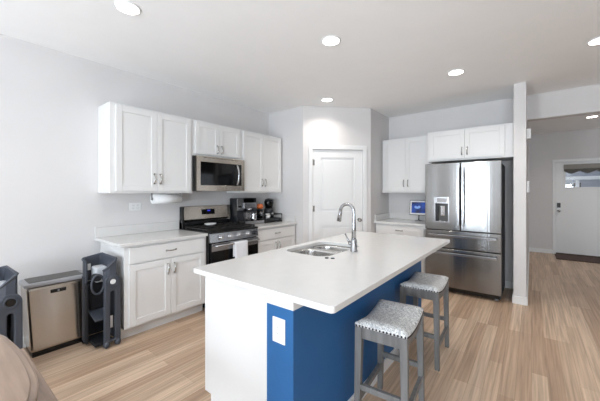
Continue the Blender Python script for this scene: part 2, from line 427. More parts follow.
def base(label, loc, rot, w, depth, drawers=1, group='white base cabinets', ml=.03, mr=.03):
    t = thing('base_cabinet', label, 'cabinet', loc, rot, group)
    b = MB(); b.box(0, w, .02, depth, .105, .883, bev=.002); b.build('body', 'cab', t)
    MB().box(0.0, w, .09, depth, 0, .104).build('toe_kick', 'cab', t)
    d = MB().box(ml, w - mr, 0, .0195, .715, .862, bev=.003).build('drawer', 'cab', t)
    pull('handle', d, (ml + w - mr) / 2, .79, False)
    c = (ml + w - mr) / 2
    for i, (a, e) in enumerate(((ml, c - .0015), (c + .0015, w - mr))):
        dd = shaker('door', t, a, e, .125, .700)
        pull('handle', dd, e - .034 if i == 0 else a + .034, .60, True)
    return t
RL = PI / 2
UF = -3.245; UD = .330
upper('white two-door wall cabinet above the paper towel roll, its left side panel exposed', (UF, 1.129, 0), RL, .898, 1.379, 2.283, UD, hz=1.535, ml=.05)
upper('short white two-door wall cabinet directly above the microwave', (UF, 2.029, 0), RL, .763, 1.842, 2.283, UD, hz=1.945)
upper('white two-door wall cabinet above the coffee machine, right of the microwave', (UF, 2.794, 0), RL, .868, 1.379, 2.283, UD, hz=1.535)
base('white base cabinet with drawer and two doors left of the range', (-2.957, 1.148, 0), RL, .878, .615, ml=.04)
base('white base cabinet with drawer and two doors between range and pantry corner', (-2.957, 2.797, 0), RL, .868, .615)
upper('white two-door wall cabinet left of the refrigerator above the lit screen', (-2.035, 4.885, 0), 0, .80, 1.379, 2.283, .345, hz=1.535, ml=.045)
upper('short deep white two-door wall cabinet over the refrigerator', (-1.232, 4.655, 0), 0, 1.046, 1.842, 2.283, .575, hz=1.965, mr=.09)
base('white base cabinet with drawer in the niche left of the refrigerator', (-2.035, 4.60, 0), 0, .80, .63)

# worktops
def worktop(label, loc, rot, w, d, splash, extra=None):
    t = thing('worktop', label, 'worktop', loc, rot, 'white quartz worktops')
    MB().box(0, w, 0, d, .884, .914, bev=.003).build('slab', 'quartz', t)
    m = MB().box(-.0, w, d - .02, d, .9145, 1.02, bev=.002)
    if extra: m.box(*extra, bev=.002)
    m.build('backsplash', 'quartz', t); return t
worktop('white worktop with upstand left of the range below the double socket', (-2.937, 1.098, 0), RL, .925, .638, 1)
worktop('white worktop with upstand right of the range under the coffee machine', (-2.937, 2.796, 0), RL, .880, .638, 1, (.86, .88, 0.03, .617, .9145, 1.02))
worktop('white worktop with upstand under the lit screen left of the refrigerator', (-2.046, 4.575, 0), 0, .822, .656, 1, (0, .02, .03, .635, .9145, 1.02))

# ------------------------------------------------------------------ range (local: front -y, x along the wall)
rg = thing('range', 'stainless steel and black gas range below the microwave', 'stove', (-2.905, 2.031, 0), RL)
MB().box(.002, .756, .03, .655, .03, .905, bev=.004).build('body', 'black', rg)
c = MB(); c.box(.0, .758, .0, .60, .905, .925, bev=.006); c.build('cooktop', 'black', rg)
g = MB()
for i in range(3):
    a = .02 + i * .242; b_ = a + .232
    for yy in (.05, .30, .55): g.box(a, b_, yy - .006, yy + .006, .938, .952)
    for xx in (a, (a + b_) / 2, b_): g.box(xx - .006, xx + .006, .05, .55, .938, .952)
    for yy in (.17, .43): g.box(a, b_, yy - .005, yy + .005, .938, .952)
    for xx in (a + .006, b_ - .006):
        for yy in (.056, .544): g.box(xx - .008, xx + .008, yy - .008, yy + .008, .925, .94)
g.build('grate', 'iron', rg)
for xx in (.14, .62):
    for yy in (.17, .43): MB().cyl((xx, yy, .925), (xx, yy, .936), .042).build('burner', 'iron', rg)
bgp = MB().box(.0, .758, .60, .66, .905, 1.0, bev=.004); bgp.build('back_riser', 'black', rg)
cn = MB(); cn.hull8([(.018, .575, 1.03), (.758, .575, 1.03), (.758, .66, 1.0), (.018, .66, 1.0)], [(.018, .600, 1.205), (.758, .600, 1.205), (.758, .66, 1.205), (.018, .66, 1.205)], bev=.005)
cno = cn.build('control_console', 'steel_warm', rg)
MB().box(0, .0175, .58, .66, .92, 1.2, bev=.003).build('end_cap', 'black', rg)
ds = MB(); rx = Matrix.Translation((.385, .586, 1.125)) @ Matrix.Rotation(-.14, 4, 'X')
ds.box(-.105, .095, -.004, .006, -.036, .034, mx=rx); dso = ds.build('display', 'black_glass', cno)
dd = MB(); 
for k in range(4): dd.box(-.022 + k * .012, -.014 + k * .012, -.006, -.0041, .006, .020, mx=rx)
dd.build('clock_digits', 'bluelit', dso)
fp = MB(); fp.hull8([(.0, -.005, .80), (.758, -.005, .80), (.758, .03, .80), (.0, .03, .80)], [(.0, .012, .905), (.758, .012, .905), (.758, .03, .905), (.0, .03, .905)], bev=.003)
fp.build('control_panel', 'steel_plain', rg)
for i, xx in enumerate((.150, .285, .430, .578, .692)):
    kb = MB(); kb.cyl((xx, .004, .853), (xx, -.008, .853), .034, .032); kb.cyl((xx, -.008, .853), (xx, -.035, .855), .026, .023); kb.box(xx - .004, xx + .004, -.04, -.034, .835, .875)
    kb.build('knob', 'chrome' if i < 4 else 'dark_plastic', rg)
od = MB().box(.012, .746, -.012, .028, .20, .79, bev=.004).build('oven_door', 'black_glass', rg)
MB().box(.012, .746, -.015, -.0122, .70, .79, bev=.001).build('door_band', 'steel_plain', od)
hb = MB().tube([(.04, -.055, .765), (.718, -.055, .765)], .012, n=12); hb.cyl((.07, -.0151, .765), (.07, -.05, .765), .009); hb.cyl((.69, -.0151, .765), (.69, -.05, .765), .009)
hb.build('handle', 'steel_plain', od)
dw = MB().box(.012, .746, -.008, .028, .045, .19, bev=.004).build('drawer', 'steel_plain', rg)
for xx in (.05, .70): MB().cyl((xx, .07, 0), (xx, .07, .03), .018).build('foot', 'black', rg)
for xx in (.051, .701): MB().cyl((xx, .60, 0), (xx, .60, .03), .018).build('foot', 'black', rg)

# towel over the oven handle
tw = MB(); prof = []
for i in range(7): prof.append((-.0405 - .0, .60 + i * .027))
for i in range(9):
    a = PI * i / 8; prof.append((-.055 + .0145 * math.cos(a), .765 + .0145 * math.sin(a)))
for i in range(1, 15): prof.append((-.0695 - .004 * i / 14, .765 - i * .0155))
t = bmesh.new(); rows = []
for j in range(9):
    xx = .300 + .205 * j / 8
    rows.append([t.verts.new((xx, y_ + .0025 * math.sin(j * 1.7 + i * .12) * (1 if z_ < .75 else 0), z_)) for i, (y_, z_) in enumerate(prof)])
for j in range(8):
    for i in range(len(prof) - 1): t.faces.new((rows[j][i], rows[j][i + 1], rows[j + 1][i + 1], rows[j + 1][i]))
bmesh.ops.recalc_face_normals(t, faces=t.faces[:])
bmesh.ops.solidify(t, geom=t.faces[:], thickness=-.003)
tw._add(t, smooth=True)
two = tw.build('dish_towel', 'cloth'); two.location = rg.location; two.rotation_euler = rg.rotation_euler
tag(two, 'white dish towel hanging over the oven handle', 'towel')
# white spoon rest on the cooktop
sr = MB().lathe([(.0, .012), (.045, .012), (.056, .022), (.062, .024), (.055, .008), (.04, .0), (0.001, .0)])
for v in sr.bm.verts: v.co.x *= 1.35
sro = sr.build('spoon_rest', 'white_plastic'); sro.location = (-3.37, 2.36, .9525); sro.rotation_euler = (0, 0, RL)
tag(sro, 'small white spoon rest on the black range top', 'spoon rest')

# ------------------------------------------------------------------ microwave
mw = thing('microwave', 'stainless steel over-the-range microwave under the short wall cabinet', 'microwave', (-3.180, 2.033, 0), RL)
MB().box(0, .755, .03, .394, 1.405, 1.836, bev=.003).build('body', 'black', mw)
fr = MB(); fr.prism([(0.004, 1.405), (.755, 1.405), (.755, 1.836), (0.004, 1.836)], [[(.055, 1.475), (.70, 1.475), (.70, 1.765), (.055, 1.765)]], .0, .03, 'y', bev=.002)
fr.build('door_frame', 'steel_warm', mw)
MB().box(.05, .56, .006, .028, 1.47, 1.77).build('door_glass', 'black_glass', mw)
MB().box(.5605, .705, .004, .028, 1.47, 1.77).build('control_panel', 'black', mw)
pts = []
for i in range(15):
    tt = i / 14; pts.append((.61 + .0 * tt, -.004 - .048 * math.sin(PI * tt) ** .7, 1.48 + .28 * tt))
MB().tube(pts, .013, n=10).build('handle', 'steel_plain', mw)
vg = MB()
for i in range(9): vg.box(.10 + i * .06, .145 + i * .06, -.001, .004, 1.815, 1.821)
vg.build('vent', 'black', mw)

# ------------------------------------------------------------------ refrigerator
rf = thing('refrigerator', 'stainless steel french-door refrigerator with water dispenser and two drawers', 'refrigerator', (-1.207, 4.449, 0))
MB().box(.006, .902, .066, .76, .03, 1.765, bev=.004).build('case', 'case', rf)
ld = MB(); zc0, zc1 = .868, 1.79
def curved_front(xs0, xs1, z0, z1, holes, parent, name, y0=0.0):
    d = MB(); d.prism([(xs0, z0), (xs1, z0), (xs1, z1), (xs0, z1)], holes, y0, .062, 'y', bev=.006)
    return d.build(name, 'steel', parent)
dl = curved_front(0.0, .4505, zc0, zc1, [[(.14, .985), (.30, .985), (.30, 1.232), (.14, 1.232)]], rf, 'door')
dr_ = curved_front(.4575, .908, zc0, zc1, [], rf, 'door')
d1 = curved_front(0.0, .908, .622, .858, [], rf, 'drawer'); d2 = curved_front(0.0, .908, .085, .610, [], rf, 'drawer')
dp = MB(); dp.prism([(.118, .965), (.318, .965), (.318, 1.325), (.118, 1.325)], [[(.14, .985), (.30, .985), (.30, 1.232), (.14, 1.232)]], -.006, -.0005, 'y', bev=.002)
dpo = dp.build('dispenser', 'steel_plain', dl)
cv = MB(); cv.box(.141, .299, .05, .058, .986, 1.231); cv.build('dispenser_back', 'lidtop', dpo)
MB().box(.145, .170, -.002, .049, .99, 1.228).build('dispenser_side', 'dark_plastic', dpo)
MB().box(.20, .262, .01, .045, 1.06, 1.2, bev=.006).build('paddle', 'chrome', dpo)
MB().box(.16, .285, -.0075, -.0062, 1.25, 1.305).build('dispenser_panel', 'lidgrey', dpo)
for dd_, xx in ((dl, .437), (dr_, .489)):
    h = MB(); h.box(xx - .011, xx + .011, -.062, -.045, .94, 1.72, bev=.004)
    for z in (.965, 1.695): h.box(xx - .009, xx + .009, -.047, -.0002, z - .018, z + .018, bev=.003)
    h.build('handle', 'steel_plain', dd_)
for dd_, z in ((d1, .795), (d2, .552)):
    h = MB(); h.box(.055, .862, -.062, -.045, z - .017, z + .017, bev=.005)
    for xx in (.085, .832): h.box(xx - .02, xx + .02, -.047, -.0002, z - .012, z + .012, bev=.003)
    h.build('handle', 'steel_plain', dd_)
MB().box(.02, .888, .05, .065, .028, .08).build('grille', 'black', rf)
for xx in (.06, .85):
    for yy in (.10, .68): MB().cyl((xx, yy, 0), (xx, yy, .03), .022).build('foot', 'lidgrey', rf)

# ------------------------------------------------------------------ island
IX0, IX1, IY0, IY1 = -1.6775, -.644, 1.0404, 3.2635
isl = thing('kitchen_island', 'kitchen island with white cabinet side and blue panelled seating side', 'kitchen island', (-1.27, 2.15, 0))
def L(b, ox=-1.27, oy=2.15):     # world box to island-local
    return (b[0] - ox, b[1] - ox, b[2] - oy, b[3] - oy, b[4], b[5])
bx0, bx1, bxm = -1.628, -.905, -1.083; by0, by1 = 1.10, 3.20
c = MB(); e_ = bxm - .0005
c.box(*L((bx0, e_, by0, by0 + .03, .137, .883)), bev=.002); c.box(*L((bx0, e_, by1 - .03, by1, .137, .883)), bev=.002)
c.box(*L((bx0, bx0 + .018, by0 + .03, by1 - .03, .137, .883))); c.box(*L((e_ - .018, e_, by0 + .03, by1 - .03, .137, .883)))
c.box(*L((bx0 + .018, e_ - .018, by0 + .03, by1 - .03, .137, .16))); c.box(*L((bx0 + .063, e_, by0, by1, 0, .1375)))
c.build('cabinet_body', 'cab', isl)
n = 4
for i in range(n):      # doors on the working side, towards the range
    w_ = (by1 - by0 - .1) / n; a = by0 + .05 + i * w_
    m = MB(); x_ = bx0 - .0185
    m.box(*L((x_, bx0 - .0005, a + .003, a + w_ - .003, .16, .86)), bev=.002)
    d_ = m.build('door', 'cab', isl)
    hh = MB().tube([(x_ + 1.27 - .025, a + w_ * .85 - 2.15, .62), (x_ + 1.27 - .025, a + w_ * .85 - 2.15, .74)], .006, n=8)
    for z in (.63, .73): hh.cyl((x_ + 1.27, a + w_ * .85 - 2.15, z), (x_ + 1.27 - .025, a + w_ * .85 - 2.15, z), .005, n=8)
    hh.build('handle', 'nickel', d_)
MB().box(*L((bxm, bx1, by0, by1, 0, .8145)), bev=.0015).build('panel', 'blue', isl)
MB().box(*L((bxm, bx1, by0 + .0, by1, .815, .883)), bev=.001).build('support_strip', 'trim', isl)
MB().box(*L((bx1 + .0002, bx1 + .014, by0 + .0, by1, 0, .09)), bev=.003).build('plinth', 'trim', isl)

SX0, SX1, SY0, SY1 = -1.60, -1.185, 1.80, 2.41
wt = thing('worktop', 'large white quartz worktop of the island with the sink cut into it', 'worktop', (-1.27, 2.15, 0), 0, 'white quartz worktops')
m = MB(); loc = lambda pts: [(x - wt.location.x, y - wt.location.y) for x, y in pts]
m.prism(loc(rrect(IX0, IX1, IY0, IY1, .022)), [loc(rrect(SX0, SX1, SY0, SY1, .095))], .884, .914, 'z', bev=.0025)
m.build('slab', 'quartz', wt)
# sink: two bowls
sk = thing('sink', 'stainless steel double-bowl sink set into the island worktop', 'sink', ((SX0 + SX1) / 2, (SY0 + SY1) / 2, .68))
def bowl(y0, y1):
    x0, x1 = -(SX1 - SX0) / 2 - .004, (SX1 - SX0) / 2 + .004; zt, zb = .2035, .02
    t = bmesh.new(); rings = []
    for ins, z, r in ((0, zt, .085), (.004, zt - .02, .085), (.010, zb + .04, .08), (.022, zb + .012, .07), (.05, zb, .045), (.12, zb - .004, .02)):
        rings.append([t.verts.new((x, y, z)) for x, y in rrect(x0 + ins, x1 - ins, y0 + ins, y1 - ins, r)])
    k = len(rings[0])
    for a, b in zip(rings, rings[1:]):
        for i in range(k): t.faces.new((a[i], a[(i + 1) % k], b[(i + 1) % k], b[i]))
    t.faces.new(rings[-1])
    bmesh.ops.recalc_face_normals(t, faces=t.faces[:])
    bmesh.ops.solidify(t, geom=t.faces[:], thickness=-.0015)
    mm = MB(); mm._add(t, smooth=True); return mm
hy = (SY1 - SY0) / 2
for a, b in ((-hy - .004, .053), (.077, hy + .004)):
    o = bowl(a, b).build('bowl', 'steel_bowl', sk)
    MB().lathe([(.0, 0), (.043, 0), (.045, .003), (.035, .004), (.0, .002)], c=(0, (a + b) / 2, .0165), n=20).build('drain', 'steel_plain', o)
MB().box(-(SX1 - SX0) / 2 - .002, (SX1 - SX0) / 2 + .002, -.0 + .0525, .0775, .185, .2005, bev=.005).build('divider', 'steel_bowl', sk)
# faucet
fc = thing('faucet', 'tall brushed steel gooseneck faucet standing behind the sink', 'faucet', (-1.128, 2.14, .914))
b = MB().lathe([(.001, 0), (.030, 0), (.030, .008), (.026, .012), (.0255, .085), (.02, .10), (.001, .102)]); b.build('base', 'steel_plain', fc)
pts = [(0, 0, .09), (0, 0, .18), (0, 0, .27), (0, 0, .30)]
for i in range(1, 13):
    a = PI * .93 * i / 12; pts.append((-.062 + .062 * math.cos(a), 0, .315 + .062 * math.sin(a)))
MB().tube(pts, [.019, .0165, .0145] + [.0135] * (len(pts) - 3), n=14).build('spout', 'steel_plain', fc)
e = Vector(pts[-1]); MB().tube([e, e + Vector((-.004, 0, -.03)), e + Vector((-.016, 0, -.095))], [.0145, .016, .0195], n=14).build('spray_head', 'steel_plain', fc)
hd = MB().cyl((-.02, 0, .06), (-.042, 0, .062), .015); hd.tube([(-.04, 0, .062), (-.052, 0, .085), (-.078, -.002, .135)], [.009, .0075, .006], n=10); hd.build('lever', 'steel_plain', fc)
ck = 0
for yy, lb in ((0, 'small round dark cap in the worktop at the near sink corner, left of its pair'), (1, 'small round dark cap in the worktop, right of its pair, nearer the stools')):
    o = MB().lathe([(.001, 0), (.015, 0), (.014, .005), (.001, .006)], n=16).build('hole_cap', 'case'); o.location = ((-1.161, 1.79, .9145), (-1.12, 1.805, .9145))[yy]; tag(o, lb, 'cap', 'dark caps beside the sink')

def outlet(label, loc, rotz, w, h, kind='duplex', gang=1):
    t = thing('outlet', label, 'outlet', loc, rotz)
    MB().box(-w / 2, w / 2, -.006, 0, -h / 2, h / 2, bev=.0025).build('plate', 'white_plastic', t)
    for gi in range(gang):
        cx = 0 if gang == 1 else (gi - .5) * .046
        MB().box(cx - .017, cx + .017, -.008, -.0062, -.034, .034, bev=.0008).build('socket', 'trim', t)
        sl = MB()
        for z in (-.016, .016):
            for dx in (-.006, .006): sl.box(cx + dx - .001, cx + dx + .001, -.0085, -.0081, z - .004, z + .004)
        sl.build('slot', 'dark_plastic', t)
    return t
outlet('white outlet plate on the blue end of the island', (-.995, by0 - .0005, .697), 0, .083, .125)
outlet('white double outlet on the wall between worktop and left wall cabinet', (WX + .001, 1.496, 1.224), RL, .125, .088, gang=2)

# ------------------------------------------------------------------ stools
def make_stool(label):
    t = thing('counter_stool', label, 'stool', (0, 0, 0), 0, 'grey counter stools')
    hx, hy = .148, .222
    curve = lambda y: .030 * (abs(y) / hy) ** 2
    tm = bmesh.new(); nx, ny = 12, 20; top = {}; bot = {}
    for i in range(nx + 1):
        for j in range(ny + 1):
            u = -1 + 2 * i / nx; v = -1 + 2 * j / ny
            x, y = hx * u, hy * v
            edge = max(abs(u) ** 6, abs(v) ** 8)
            crown = .034 * (1 - edge) + .008
            top[i, j] = tm.verts.new((x * (1 - .0), y, .585 + curve(y) + crown * 1.0))
            bot[i, j] = tm.verts.new((x, y, .573 + curve(y)))
    for i in range(nx):
        for j in range(ny):
            tm.faces.new((top[i, j], top[i + 1, j], top[i + 1, j + 1], top[i, j + 1]))
            tm.faces.new((bot[i, j], bot[i, j + 1], bot[i + 1, j + 1], bot[i + 1, j]))
    for i in range(nx):
        tm.faces.new((top[i, 0], bot[i, 0], bot[i + 1, 0], top[i + 1, 0])); tm.faces.new((top[i, ny], top[i + 1, ny], bot[i + 1, ny], bot[i, ny]))
    for j in range(ny):
        tm.faces.new((top[0, j], top[0, j + 1], bot[0, j + 1], bot[0, j])); tm.faces.new((top[nx, j], bot[nx, j], bot[nx, j + 1], top[nx, j + 1]))
    bmesh.ops.recalc_face_normals(tm, faces=tm.faces[:])
    mm = MB(); mm._add(tm, smooth=True); seat = mm.build('seat', 'fabric', t)
    nh = MB()
    for k in range(15):
        xx = -hx + .008 + (2 * hx - .016) * k / 14
        for sy in (-1, 1): nh.sphere((xx, sy * (hy + .0005), .579 + .030), .0058, (1, .6, 1), 8, 6)
    for k in range(23):
        yy = -hy + .01 + (2 * hy - .02) * k / 22
        for sx in (-1, 1): nh.sphere((sx * (hx + .0005), yy, .579 + curve(yy)), .0058, (.6, 1, 1), 8, 6)
    nh.build('nailhead_trim', 'nail', seat)
    # apron rails
    for sy in (-1, 1): MB().box(-hx + .04, hx - .04, sy * (hy - .018) - .011, sy * (hy - .018) + .011, .535, .6, bev=.002).build('apron', 'stoolwood', t)
    for sx in (-1, 1):
        up = [(-.183 + .366 * k / 12, .572 + curve(-.183 + .366 * k / 12)) for k in range(13)]
        lo = [(y_, z_ - .050) for y_, z_ in up]
        MB().prism(up + lo[::-1], [], sx * (hx - .018) - .011, sx * (hx - .018) + .011, 'x').build('apron', 'stoolwood', t)
    LW = .019
    def legc(sx, sy, z):
        k = (.6 - z) / .6
        return (sx * (hx - .020 + .010 * k), sy * (hy - .022 + .012 * k))
    for sx in (-1, 1):
        for sy in (-1, 1):
            q = []
            for z, w in ((0, .016), (.6, .021)):
                cx, cy = legc(sx, sy, z); q.append([(cx - w, cy - w, z), (cx + w, cy - w, z), (cx + w, cy + w, z), (cx - w, cy + w, z)])
            MB().hull8(q[0], q[1], bev=.002).build('leg', 'stoolwood', t)
    def stretch(a, b, z, w=.012, h=.016):
        (x0, y0), (x1, y1) = a, b
        m = MB()
        if abs(x0 - x1) > abs(y0 - y1): m.box(min(x0, x1) + .017, max(x0, x1) - .017, y0 - w, y0 + w, z - h, z + h, bev=.002)
        else: m.box(x0 - w, x0 + w, min(y0, y1) + .017, max(y0, y1) - .017, z - h, z + h, bev=.002)
        m.build('stretcher', 'stoolwood', t)
    for sy in (-1, 1): stretch(legc(-1, sy, .25), legc(1, sy, .25), .25)
    for sx in (-1, 1): stretch(legc(sx, -1, .17), legc(sx, 1, .17), .172)
    return t
st = make_stool('grey wooden counter stool with patterned saddle seat, nearer the outlet end of the island')
st2 = copy_tree(st); st2['label'] = 'grey wooden counter stool with patterned saddle seat, the one nearer the refrigerator'
st.location = (-.690, 1.80, 0); st.rotation_euler = (0, 0, .085)
st2.location = (-.728, 2.685, 0); st2.rotation_euler = (0, 0, .04)

# ------------------------------------------------------------------ trash can (front faces +x)
tc = thing('trash_can', 'stainless steel step trash can with grey lid against the left wall', 'trash can', (-3.27, .56, 0), RL)
MB().box(.0, .402, .012, .26, 0, .036, bev=.004).build('base', 'black', tc)
MB().hull8([(-.012, 0, .037), (.406, 0, .037), (.406, .27, .037), (-.012, .27, .037)], [(-.036, .046, .582), (.402, .046, .582), (.402, .29, .582), (-.036, .29, .582)], bev=.028, seg=5).build('body', 'steel_warm', tc)
ld = MB(); ld.prism(rrect(-.046, .406, .034, .298, .03), [], .582, .612, 'z', bev=.006); lo = ld.build('lid', 'lidgrey', tc)
MB().prism(rrect(-.01, .375, .085, .285, .015), [], .6125, .617, 'z', bev=.001).build('lid_panel', 'lidtop', lo)
bd = MB().box(.125, .235, .034, .046, .505, .535, bev=.004); bd.build('badge', 'black', tc)
MB().cyl((.18, .0335, .52), (.18, .031, .52), .008).build('logo', 'lidgrey', tc)

# ------------------------------------------------------------------ folded high chairs
def high_chair(label, loc, white):
    t = thing('folded_high_chair', label, 'high chair', loc, 0, 'folded high chairs')
    # wrap-round tray shell at the top: back, far side, front flap
    pth = [(-.06, -.098), (-.15, -.098)]
    pth += [(-.15 + .0, -.098), (-.165, -.085), (-.165, .045), (-.150, .060), (.135, .084), (.152, .070), (.152, .02), (.140, -.005), (.115, -.018)]
    tp = [.755, .765, .77, .775, .795, .80, .785, .775, .735, .705, .69]; lw = [.56, .56, .56, .56, .56, .56, .56, .56, .58, .60, .61]
    tm = bmesh.new(); A = []; B = []
    for (x, y), z1, z0 in zip(pth, tp, lw): A.append(tm.verts.new((x, y, z0))); B.append(tm.verts.new((x, y, z1)))
    for i in range(len(A) - 1): tm.faces.new((A[i], A[i + 1], B[i + 1], B[i]))
    bmesh.ops.recalc_face_normals(tm, faces=tm.faces[:]); bmesh.ops.solidify(tm, geom=tm.faces[:], thickness=.012)
    mm = MB(); mm._add(tm); mm.tube([(x, y, z) for (x, y), z in zip(pth, tp)], .009, n=8)
    mm.build('tray', 'chairgrey', t)
    # back shell and far side of the folded body
    MB().box(-.165, -.145, -.085, .085, .05, .555, bev=.006).build('backrest', 'chairdark', t)
    MB().box(-.14, .11, .078, .098, .05, .555, bev=.006).build('side_panel', 'chairdark', t)
    # near-side frame rail
    MB().box(-.14, -.09, -.108, -.085, .02, .62, bev=.008).build('leg', 'chairgrey', t)
    MB().box(-.06, -.02, -.108, -.085, .02, .555, bev=.008).build('leg', 'chairdark', t)
    # front frame: long loop with a pivot
    fr = MB(); yc = .045
    out = [(yc - .066, .05)]; 
    for i in range(13):
        a = PI - PI * i / 12; out.append((yc + .064 * math.cos(a), .585 + .064 * math.sin(a)))
    out += [(yc + .066, .05)]
    hole = [(yc - .019, .07), (yc + .019, .07), (yc + .019, .49), (yc + .010, .505), (yc - .010, .505), (yc - .019, .49)]
    fr.prism(out, [hole], .120, .158, 'x', bev=.008); fo = fr.build('front_frame', 'chairgrey', t)
    pv = MB()
    if white: pv.cyl((.158, yc, .587), (.168, yc, .587), .024, .020)
    else: pv.cyl((.158, yc, .587), (.161, yc, .587), .028)  # black disc paints the dark of an open hole
    pv.build('pivot_disc', 'white_plastic' if white else 'black', fo)
    rg_ = MB(); ring = [(.160, yc + .036 * math.cos(2 * PI * i / 20), .587 + .036 * math.sin(2 * PI * i / 20)) for i in range(20)]
    rg_.tube(ring, .006, n=8, closed=True); rg_.build('pivot_ring', 'chairgrey', fo)
    for yy in (yc - .045, yc + .045):
        MB().sphere((.14, yy, .033), .033, (1, .8, 1)).build('caster', 'chairgrey', t)
    for yy in (-.095,): MB().sphere((-.115, yy, .02), .02).build('caster', 'black', t)
    MB().box(-.14, .10, -.075, .07, .02, .05, bev=.006).build('base', 'chairdark', t)
    # footrest plate, seat pad and safety loop inside
    rx_ = Matrix.Translation((.03, -.02, .27)) @ Matrix.Rotation(.25, 4, 'Y')
    MB().box(-.15, .075, -.055, .07, -.009, .009, bev=.006, mx=rx_).build('footrest', 'chairgrey', t)
    MB().box(-.135, .0, -.04, .06, .56, .70, bev=.02, seg=3).build('seat_pad', 'pad', t)
    lp = [(.07, -.045 + .048 * math.cos(2 * PI * i / 24), .565 + .085 * math.sin(2 * PI * i / 24)) for i in range(24)]
    MB().tube(lp, .009, n=8, closed=True).build('safety_loop', 'chairgrey', t)
    hb_ = MB(); hb_.cyl((.0, -.045, .615), (.075, -.045, .625), .036, .03); hb_.build('hub', 'chairdark', t)
    MB().box(-.135, -.06, -.07, .06, .30, .54, bev=.02, seg=3).build('seat', 'chairdark', t)
    MB().box(-.1445, -.1435, -.06, -.035, .66, .72).build('sticker', 'white_plastic', t)
    MB().box(.11, .112, .03, .06, .16, .27).build('care_label', 'white_plastic', t)
    return t
high_chair('folded slate grey high chair between the trash can and the white base cabinet', (-3.115, 1.004, 0), True)
high_chair('folded slate grey high chair left of the trash can at the photo edge', (-3.13, .345, 0), False)

# ------------------------------------------------------------------ table and bench in the near left corner
def smooth_closed(pts, n=6):
    out = []; k = len(pts)
    for i in range(k):
        p0, p1, p2, p3 = [Vector(pts[(i + j - 1) % k]) for j in range(4)]
        for s in range(n):
            t = s / n
            out.append(.5 * ((2 * p1) + (-p0 + p2) * t + (2 * p0 - 5 * p1 + 4 * p2 - p3) * t * t + (-p0 + 3 * p1 - 3 * p2 + p3) * t ** 3))
    return [(v.x, v.y) for v in out]
tb = thing('dining_table', 'weathered brown wooden table with bowed edge in the near left corner', 'table', (-1.6, -.25, 0))
ol = [(-0.266, 0.462), (-0.157, 0.48), (-0.051, 0.49), (0.04, 0.495), (0.131, 0.496), (0.219, 0.494), (0.301, 0.487), (0.364, 0.474), (0.422, 0.455), (0.5, 0.39), (0.58, 0.25), (0.62, 0.05), (0.59, -0.18), (0.5, -0.36), (0.3, -0.47), (0, -0.5), (-0.3, -0.47), (-0.52, -0.4), (-0.66, -0.2), (-0.7, 0), (-0.66, 0.22), (-0.5, 0.38)]
ol = smooth_closed(ol)
def inset(p, d):
    out = []; k = len(p)
    for i in range(k):
        a, b = Vector(p[i - 1]), Vector(p[(i + 1) % k]); t = (b - a).normalized()
        out.append((p[i][0] - d * -t.y * -1, p[i][1] - d * t.x * -1))
    return out
def area2(p): return sum(p[i - 1][0] * p[i][1] - p[i][0] * p[i - 1][1] for i in range(len(p)))
if area2(ol) < 0: ol = ol[::-1]
m = MB(); m.prism(ol, [], .726, .757, 'z', bev=.006); m.prism(inset(ol, .02), [], .7565, .761, 'z', bev=.002); m.build('tabletop', 'table', tb)
MB().prism(rrect(-.42, .36, -.3, .3, .05), [], .66, .7275, 'z').build('apron', 'table', tb)
for sx, sy in ((-.40, -.27), (.34, -.27), (-.40, .27), (.34, .27)):
    MB().hull8([(sx - .025, sy - .025, 0), (sx + .025, sy - .025, 0), (sx + .025, sy + .025, 0), (sx - .025, sy + .025, 0)], [(sx - .035, sy - .035, .66), (sx + .035, sy - .035, .66), (sx + .035, sy + .035, .66), (sx - .035, sy + .035, .66)], bev=.004).build('leg', 'table', tb)
bn = thing('bench', 'weathered brown wooden bench tucked under the table edge', 'bench', (-1.85, .20, 0))
MB().box(-.54, .65, -.16, .172, .425, .46, bev=.006).build('seat', 'table', bn)
for sx in (-.52, .57):
    for sy in (-.12, .12): MB().box(sx - .025, sx + .025, sy - .025, sy + .025, 0, .4245, bev=.003).build('leg', 'table', bn)
for sy in (-.12, .12): MB().box(-.49, .54, sy - .012, sy + .012, .36, .4245).build('rail', 'table', bn)

# ------------------------------------------------------------------ small things on the worktops and walls
pt = thing('paper_towel_roll', 'white paper towel roll mounted under the left wall cabinet', 'paper towel', (-3.40, 1.774, 1.312))
r = MB(); r.cyl((0, -.165, 0), (0, .165, 0), .054, n=32); r.build('roll', 'paper', pt)
MB().cyl((0, -.1665, 0), (0, -.1652, 0), .018).build('core', 'dark_plastic', pt)
hk = MB(); hk.tube([(0, -.172, 0), (0, .172, 0)], .006, n=8)
for s in (-1, 1): hk.box(-.012, .012, s * .174 - .003, s * .174 + .003, -.012, .0665)
hk.build('holder', 'steel_plain', pt)

# espresso machine (front -y local, rotated to face +x)
em = thing('espresso_machine', 'steel and black espresso machine on the worktop beside the range', 'coffee machine', (-3.385, 2.822, .9145), RL)
MB().box(.0, .375, .0, .165, .005, .385, bev=.006).build('body', 'dark_plastic', em)
MB().box(.0, .115, -.012, -.0002, .20, .382, bev=.003).build('side_panel', 'steel_plain', em)
MB().box(.1155, .372, -.03, -.0002, .235, .315, bev=.004).build('head', 'steel_plain', em)
MB().box(.125, .372, -.014, -.0002, .3155, .384, bev=.003).build('control_panel', 'black_glass', em)
MB().box(.12, .37, -.006, -.0002, .06, .2345).build('back_plate', 'steel_plain', em)
MB().box(.02, .075, -.013, -.0122, .25, .275).build('badge', 'black', em)
gh = MB(); gh.cyl((.19, -.06, .20), (.19, -.06, .2345), .036); gh.box(.16, .22, -.06, -.03, .215, .2348, bev=.003); gh.build('group_head', 'steel_plain', em)
pf = MB(); pf.cyl((.19, -.06, .172), (.19, -.06, .199), .039); pf.tube([(.19, -.09, .185), (.185, -.20, .178)], .013); pf.build('portafilter', 'dark_plastic', em)
